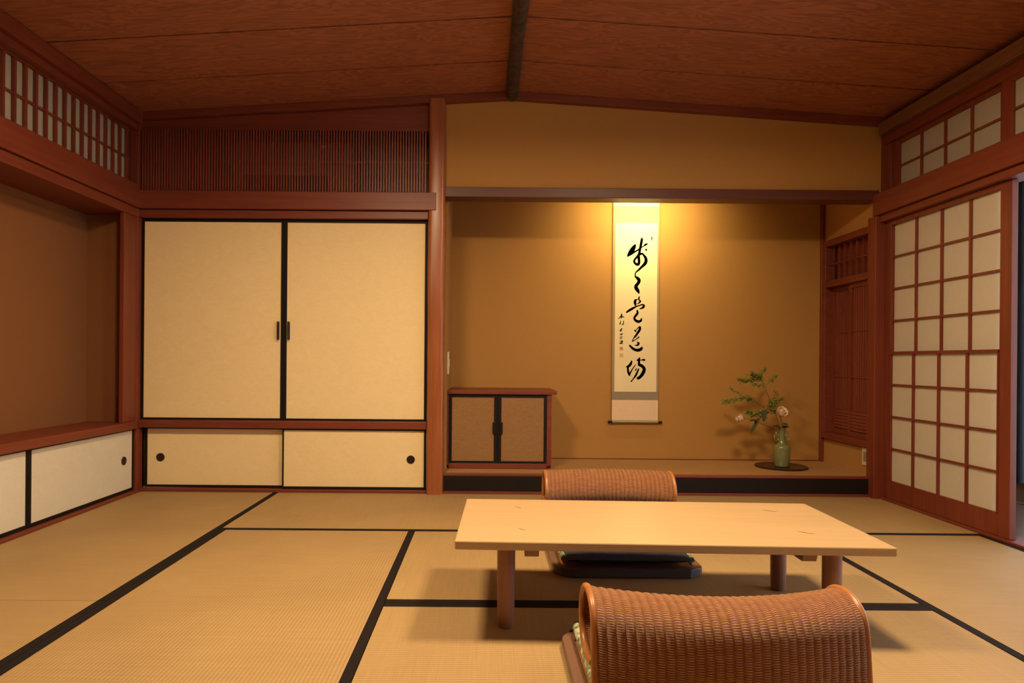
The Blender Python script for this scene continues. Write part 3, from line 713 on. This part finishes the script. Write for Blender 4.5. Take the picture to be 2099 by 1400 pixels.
flower(p1, (0.05, -0.7, 0.55), 0.036, [tuple(b1), tuple((b1+p1)/2+Vector((0.004, 0, 0)))], 'round white flower upright just above the vase mouth',
       [(crop8(745, 720, 4.26), (-1, -0.2, 0.2), 0.05, 0.013), (crop8(752, 730, 4.27), (1, -0.3, 0.35), 0.05, 0.014), (crop8(755, 700, 4.25), (0.5, -0.7, 0.2), 0.045, 0.013), (crop8(745, 735, 4.26), (-0.7, -0.5, 0.5), 0.04, 0.011)])
p2 = crop8(372, 638, 4.22); b2_ = Vector((VX-0.005, VY-0.002, VZ+0.20))
flower(p2, (-0.75, -0.5, 0.05), 0.033, [tuple(b2_), tuple(crop8(700, 745, 4.27)), tuple(crop8(560, 690, 4.25)), tuple(crop8(450, 650, 4.23))], 'pinkish white flower drooping out to the left of the vase',
       [(crop8(545, 640, 4.24), (-0.75, -0.2, -0.75), 0.055, 0.012), (crop8(600, 560, 4.24), (-0.45, -0.3, -0.9), 0.060, 0.013), (crop8(530, 670, 4.24), (-0.6, -0.2, -0.7), 0.085, 0.012), (crop8(520, 660, 4.23), (-1, -0.3, 0.1), 0.05, 0.012), (crop8(600, 600, 4.23), (-0.3, -0.3, -0.8), 0.05, 0.012)], 0.25)
br = thing('leafy_branch', 'airy green sprig arching up and left out of the vase', 'branch', tuple(MOUTH-Vector((0, 0, 0.05))), 0)
main = [Vector((VX-0.002, VY+0.004, VZ+0.20)), crop8(735, 730), crop8(700, 600), crop8(650, 480), crop8(595, 340), crop8(545, 250), crop8(470, 215)]
left = [crop8(690, 575), crop8(600, 545, 4.27), crop8(500, 480, 4.26), crop8(400, 440, 4.25), crop8(290, 470, 4.24), crop8(200, 480, 4.24)]
tw1 = [crop8(595, 335), crop8(650, 285, 4.29), crop8(705, 235, 4.30)]
tw2 = [crop8(650, 490), crop8(700, 480, 4.29), crop8(765, 450, 4.30)]
tw3 = [crop8(690, 575), crop8(560, 590, 4.26), crop8(430, 590, 4.25)]
tw4 = [crop8(400, 440, 4.25), crop8(330, 390, 4.26), crop8(260, 350, 4.27)]
tw5 = [crop8(545, 250), crop8(440, 280, 4.27), crop8(350, 270, 4.26)]
tw6 = [crop8(545, 250), crop8(570, 190, 4.29), crop8(610, 170, 4.3)]
tw7 = [crop8(590, 330), crop8(540, 330, 4.27), crop8(480, 320, 4.26)]
tw8 = [crop8(690, 440), crop8(690, 380, 4.29), crop8(720, 420, 4.3)]
mm = MB(); mm.tube(main, [0.003, 0.003, 0.0026, 0.0024, 0.002, 0.0016, 0.001], 7); mm.tube(left, [0.0022, 0.002, 0.0018, 0.0015, 0.001, 0.0008], 6)
for t_ in (tw1, tw2, tw3, tw4, tw5, tw6, tw7, tw8): mm.tube(t_, [0.0014, 0.001, 0.0007], 5)
mm.build('twigs', STEM, br)
random.seed(3); mm = MB()
def sprays(path, n_, spread, L_, a0=0.0):
    path = [Vector(p) for p in path]
    for i in range(n_):
        t = a0+(1-a0)*(i+random.random())/n_; x = t*(len(path)-1); k = min(int(x), len(path)-2); f_ = x-k
        p = path[k].lerp(path[k+1], f_); d0 = (path[k+1]-path[k]).normalized()
        for q in range(4):
            off = Vector((random.gauss(0, 1), random.gauss(0, .7), random.gauss(0, .8)))*spread*0.5
            d_ = (d0*0.6+Vector((random.uniform(-1, 1), random.uniform(-.8, .8), random.uniform(-.7, .7)))).normalized()
            leafblade(mm, p+off, d_, (random.uniform(-.5,.5), -0.6, 1), L_*random.uniform(.7, 1.2), L_*0.16, 0.15, 3)
sprays(main[4:], 55, 0.020, 0.022, 0.3); sprays(left[2:], 60, 0.018, 0.022); sprays(tw5, 45, 0.018, 0.022); sprays(tw2, 32, 0.013, 0.02); sprays(tw3, 60, 0.022, 0.024, .2)
sprays(tw1, 20, 0.012, 0.02, .4); sprays(tw6, 16, 0.012, 0.02); sprays(tw7, 12, 0.012, 0.02); sprays(tw4, 12, 0.012, 0.018, .3); sprays([main[2], main[3]], 26, 0.018, 0.024); sprays(tw8, 10, 0.01, 0.018)
mm.smooth = False
mm.build('leaves', LEAF, br)

# ------------------------------------------------------------------ table
RZ = -0.030
tb = thing('low_table', 'long low pale wooden table on round legs standing on the mats', 'table', (0.549, 2.152, 0.0), RZ)
hw, hd = 0.630, 0.2875
box(-hw, hw, -hd, hd, 0.2635, 0.2900).build('tabletop', TAB, tb, bevel=0.004, local=True)
top = [c for c in tb.children][0]
Ri = Matrix.Rotation(-RZ, 3, 'Z')
def tl(p): return Ri@(Vector(p)-Vector((0.549, 2.152, 0)))
for (a, b) in ((1062, 1040), (1070, 1085), (1577, 1047), (1652, 1092)):
    q = Vector((a-PX, b-PY)); v_ = q.y-ROLL*q.x; u_ = q.x+ROLL*q.y; Y = F*(H-0.29)/v_
    c_ = tl((u_*Y/F, Y, 0.29)); s_ = 1 if a > 1300 else 0.55
    m_ = MB(); m_.prism([(c_.x-0.022*s_, c_.y+0.011), (c_.x-0.004, c_.y+0.007), (c_.x+0.004, c_.y-0.004), (c_.x+0.022*s_, c_.y-0.012), (c_.x+0.006, c_.y-0.010), (c_.x-0.002, c_.y-0.002), (c_.x-0.010*s_, c_.y+0.004)], 'Z', 0.2895, 0.2904)
    m_.build('knot', plain('knot_brown', (0.11, 0.05, 0.02), 0.5), top, local=True)
for (lx, ly) in ((0.064, 1.990), (1.045, 1.960), (0.070, 2.350), (1.052, 2.335)):
    c_ = tl((lx, ly, 0)); r_ = 0.0275
    MB().lathe([(r_*0.82, 0.0005), (r_*0.90, 0.004), (r_*0.96, 0.05), (r_, 0.15), (r_, 0.2632)], c_.x, c_.y, 28).build('leg', LEG, tb, local=True)
for xx in (-0.405, 0.40):
    m_ = MB(); m_.prism([(-0.262, 0.2633), (-0.250, 0.236), (0.250, 0.236), (0.262, 0.2633)], 'X', xx-0.021, xx+0.021); m_.build('batten', LEG, tb, local=True, bevel=0.002)

# ------------------------------------------------------------------ rattan floor chairs
def smoothpath(pts, k=8):
    p3 = [(a, b, 0) for a, b in pts]; return [(a, b) for a, b, c_ in cat(p3, k)]
PROF = smoothpath([(-0.030, 0.030), (-0.022, 0.10), (-0.014, 0.17), (-0.008, 0.225), (-0.001, 0.268), (0.016, 0.296), (0.052, 0.3115), (0.092, 0.3130), (0.132, 0.299), (0.160, 0.264), (0.166, 0.225), (0.148, 0.190), (0.110, 0.172), (0.060, 0.170), (0.006, 0.186)], 7)
HWC = 0.2875
def bow(x): return -0.068*(1-(x/HWC)**2)          # middle of the back bows away from the sitter
def make_chair(label, loc, rz, group):
    t = thing('floor_chair', label, 'chair', loc, rz, group)
    nx = 240; nv = len(PROF); mm = MB(); mm.uv = []
    L_ = [0]
    for i in range(1, nv): L_.append(L_[-1]+math.dist(PROF[i], PROF[i-1]))
    hw_ = HWC-0.012
    for i in range(nv):
        a = PROF[max(i-1, 0)]; b = PROF[min(i+1, nv-1)]; dx, dz = b[0]-a[0], b[1]-a[1]; l = math.hypot(dx, dz); nyy, nzz = -dz/l, dx/l
        for j in range(nx+1):
            u_ = j/nx; x = -hw_+2*hw_*u_; rib = 0.0030*abs(math.sin(PI*u_*30))
            kz = min(1, PROF[i][1]/0.2)
            mm.v.append((x, PROF[i][0]+bow(x)*kz+nyy*rib, PROF[i][1]+nzz*rib)); mm.uv.append((u_, L_[i]/L_[-1]))
    for i in range(nv-1):
        for j in range(nx): mm.f.append((i*(nx+1)+j, i*(nx+1)+j+1, (i+1)*(nx+1)+j+1, (i+1)*(nx+1)+j))
    mm.smooth = True
    back = mm.build('backrest', RATTAN, t, local=True)
    sd = back.modifiers.new('thick', 'SOLIDIFY'); sd.thickness = 0.003; sd.offset = 0
    for s_ in (-1, 1):
        MB().tube([(s_*(HWC-0.008), y, z) for y, z in PROF], 0.0085, 10).build('edge_cane', CANE, back, local=True)
    xs = [-hw_+2*hw_*k/24 for k in range(25)]
    MB().tube([(x, PROF[-1][0]+bow(x)+0.004, PROF[-1][1]) for x in xs], 0.008, 8).build('cross_cane', CANE, back, local=True)
    # base: side rails and a rounded front, woven seat between
    def rr(x0, x1, y0, y1, r, n_=6):
        pts = []
        for cx, cy, a0 in ((x1-r, y1-r, 0), (x0+r, y1-r, 90), (x0+r, y0+r, 180), (x1-r, y0+r, 270)):
            for k in range(n_+1):
                t_ = math.radians(a0+90*k/n_); pts.append((cx+r*math.cos(t_), cy+r*math.sin(t_)))
        return pts
    outer = rr(-HWC, HWC, -0.045, 0.545, 0.055); inner = rr(-HWC+0.035, HWC-0.035, -0.010, 0.505, 0.03)
    m_ = MB(); n_ = len(outer)
    for z in (0.0018, 0.030):
        m_.v += [(x, y, z) for x, y in outer]+[(x, y, z) for x, y in inner]
    for k in range(n_):
        k2 = (k+1) % n_; a, b = k, k2
        m_.f += [(a, b, n_+b, n_+a), (2*n_+a, 3*n_+a, 3*n_+b, 2*n_+b), (a, 2*n_+a, 2*n_+b, b), (n_+a, n_+b, 3*n_+b, 3*n_+a)]
    m_.build('base_frame', BRN, t, local=True, bevel=0.004)
    fr = MB(); fr.prism([(-0.245, 0.5455), (-0.262, 0.538), (-0.225, 0.565), (0.225, 0.565), (0.262, 0.538), (0.245, 0.5455)], 'Z', 0.003, 0.034); fr.build('front_bar', SLATE, t, local=True, bevel=0.004)
    m_ = MB(); m_.prism(inner, 'Z', 0.012, 0.024); o = m_.build('seat', CANE, t, local=True)
    return t
c1 = make_chair('near woven rattan floor chair seen from behind, rolled top, at the bottom edge', (0.506, 1.345, 0.0), 0.0, 'rattan floor chairs')
c2 = make_chair('far woven rattan floor chair facing the camera behind the low table', (0.546, 3.00, 0.0), PI, 'rattan floor chairs')
def cushion(label, loc, rz, group):
    t = thing('seat_cushion', label, 'cushion', loc, rz, group)
    def pillow(hx, hy, z0, h, n_=24, e=0.22):
        m_ = MB(); g_ = n_+1
        def P2(i, j, s_):
            u_ = -1+2*i/n_; v_ = -1+2*j/n_; k = max(0, (1-u_**4)*(1-v_**4))**0.5
            x = hx*u_*(1-0.03*(1-v_*v_)*0+0.0); y = hy*v_
            x *= 1-0.035*(1-abs(u_))*0; 
            return (x, y, z0+h/2+s_*h/2*k+0.0015*math.sin(11*u_+3*v_)*k)
        for s_ in (1, -1):
            for j in range(g_):
                for i in range(g_): m_.v.append(P2(i, j, s_))
        for s_ in (0, 1):
            o_ = s_*g_*g_
            for j in range(n_):
                for i in range(n_):
                    q = (o_+j*g_+i, o_+j*g_+i+1, o_+(j+1)*g_+i+1, o_+(j+1)*g_+i)
                    m_.f.append(q if s_ == 0 else q[::-1])
        m_.smooth = True; return m_
    pillow(0.250, 0.240, 0.0, 0.058).build('cushion_body', NAVY, t, local=True)
    m_ = MB()
    pts = []
    for (ax, ay, bx, by) in ((-1,-1,1,-1),(1,-1,1,1),(1,1,-1,1),(-1,1,-1,-1)):
        for k in range(12): pts.append(((ax+(bx-ax)*k/12)*0.243, (ay+(by-ay)*k/12)*0.21, 0.024))
    for s_ in (-1, 1):
        m_ = MB(); m_.tube([(s_*0.243, -0.21+0.42*k/12, 0.024) for k in range(13)], 0.013, 8); m_.build('patterned_edge', BAND, t, local=True)
    return t
def local_to(o, x, y, z):
    c_, s_ = math.cos(o.rotation_euler.z), math.sin(o.rotation_euler.z); return (o.location.x+c_*x-s_*y, o.location.y+s_*x+c_*y, z)
cushion('dark navy cushion with green patterned edge on the near chair', local_to(c1, 0, 0.298, 0.0305), 0.0, 'seat cushions on the rattan chairs')
cushion('dark navy cushion on the far chair, seen beneath the tabletop', local_to(c2, 0, 0.298, 0.0305), PI, 'seat cushions on the rattan chairs')
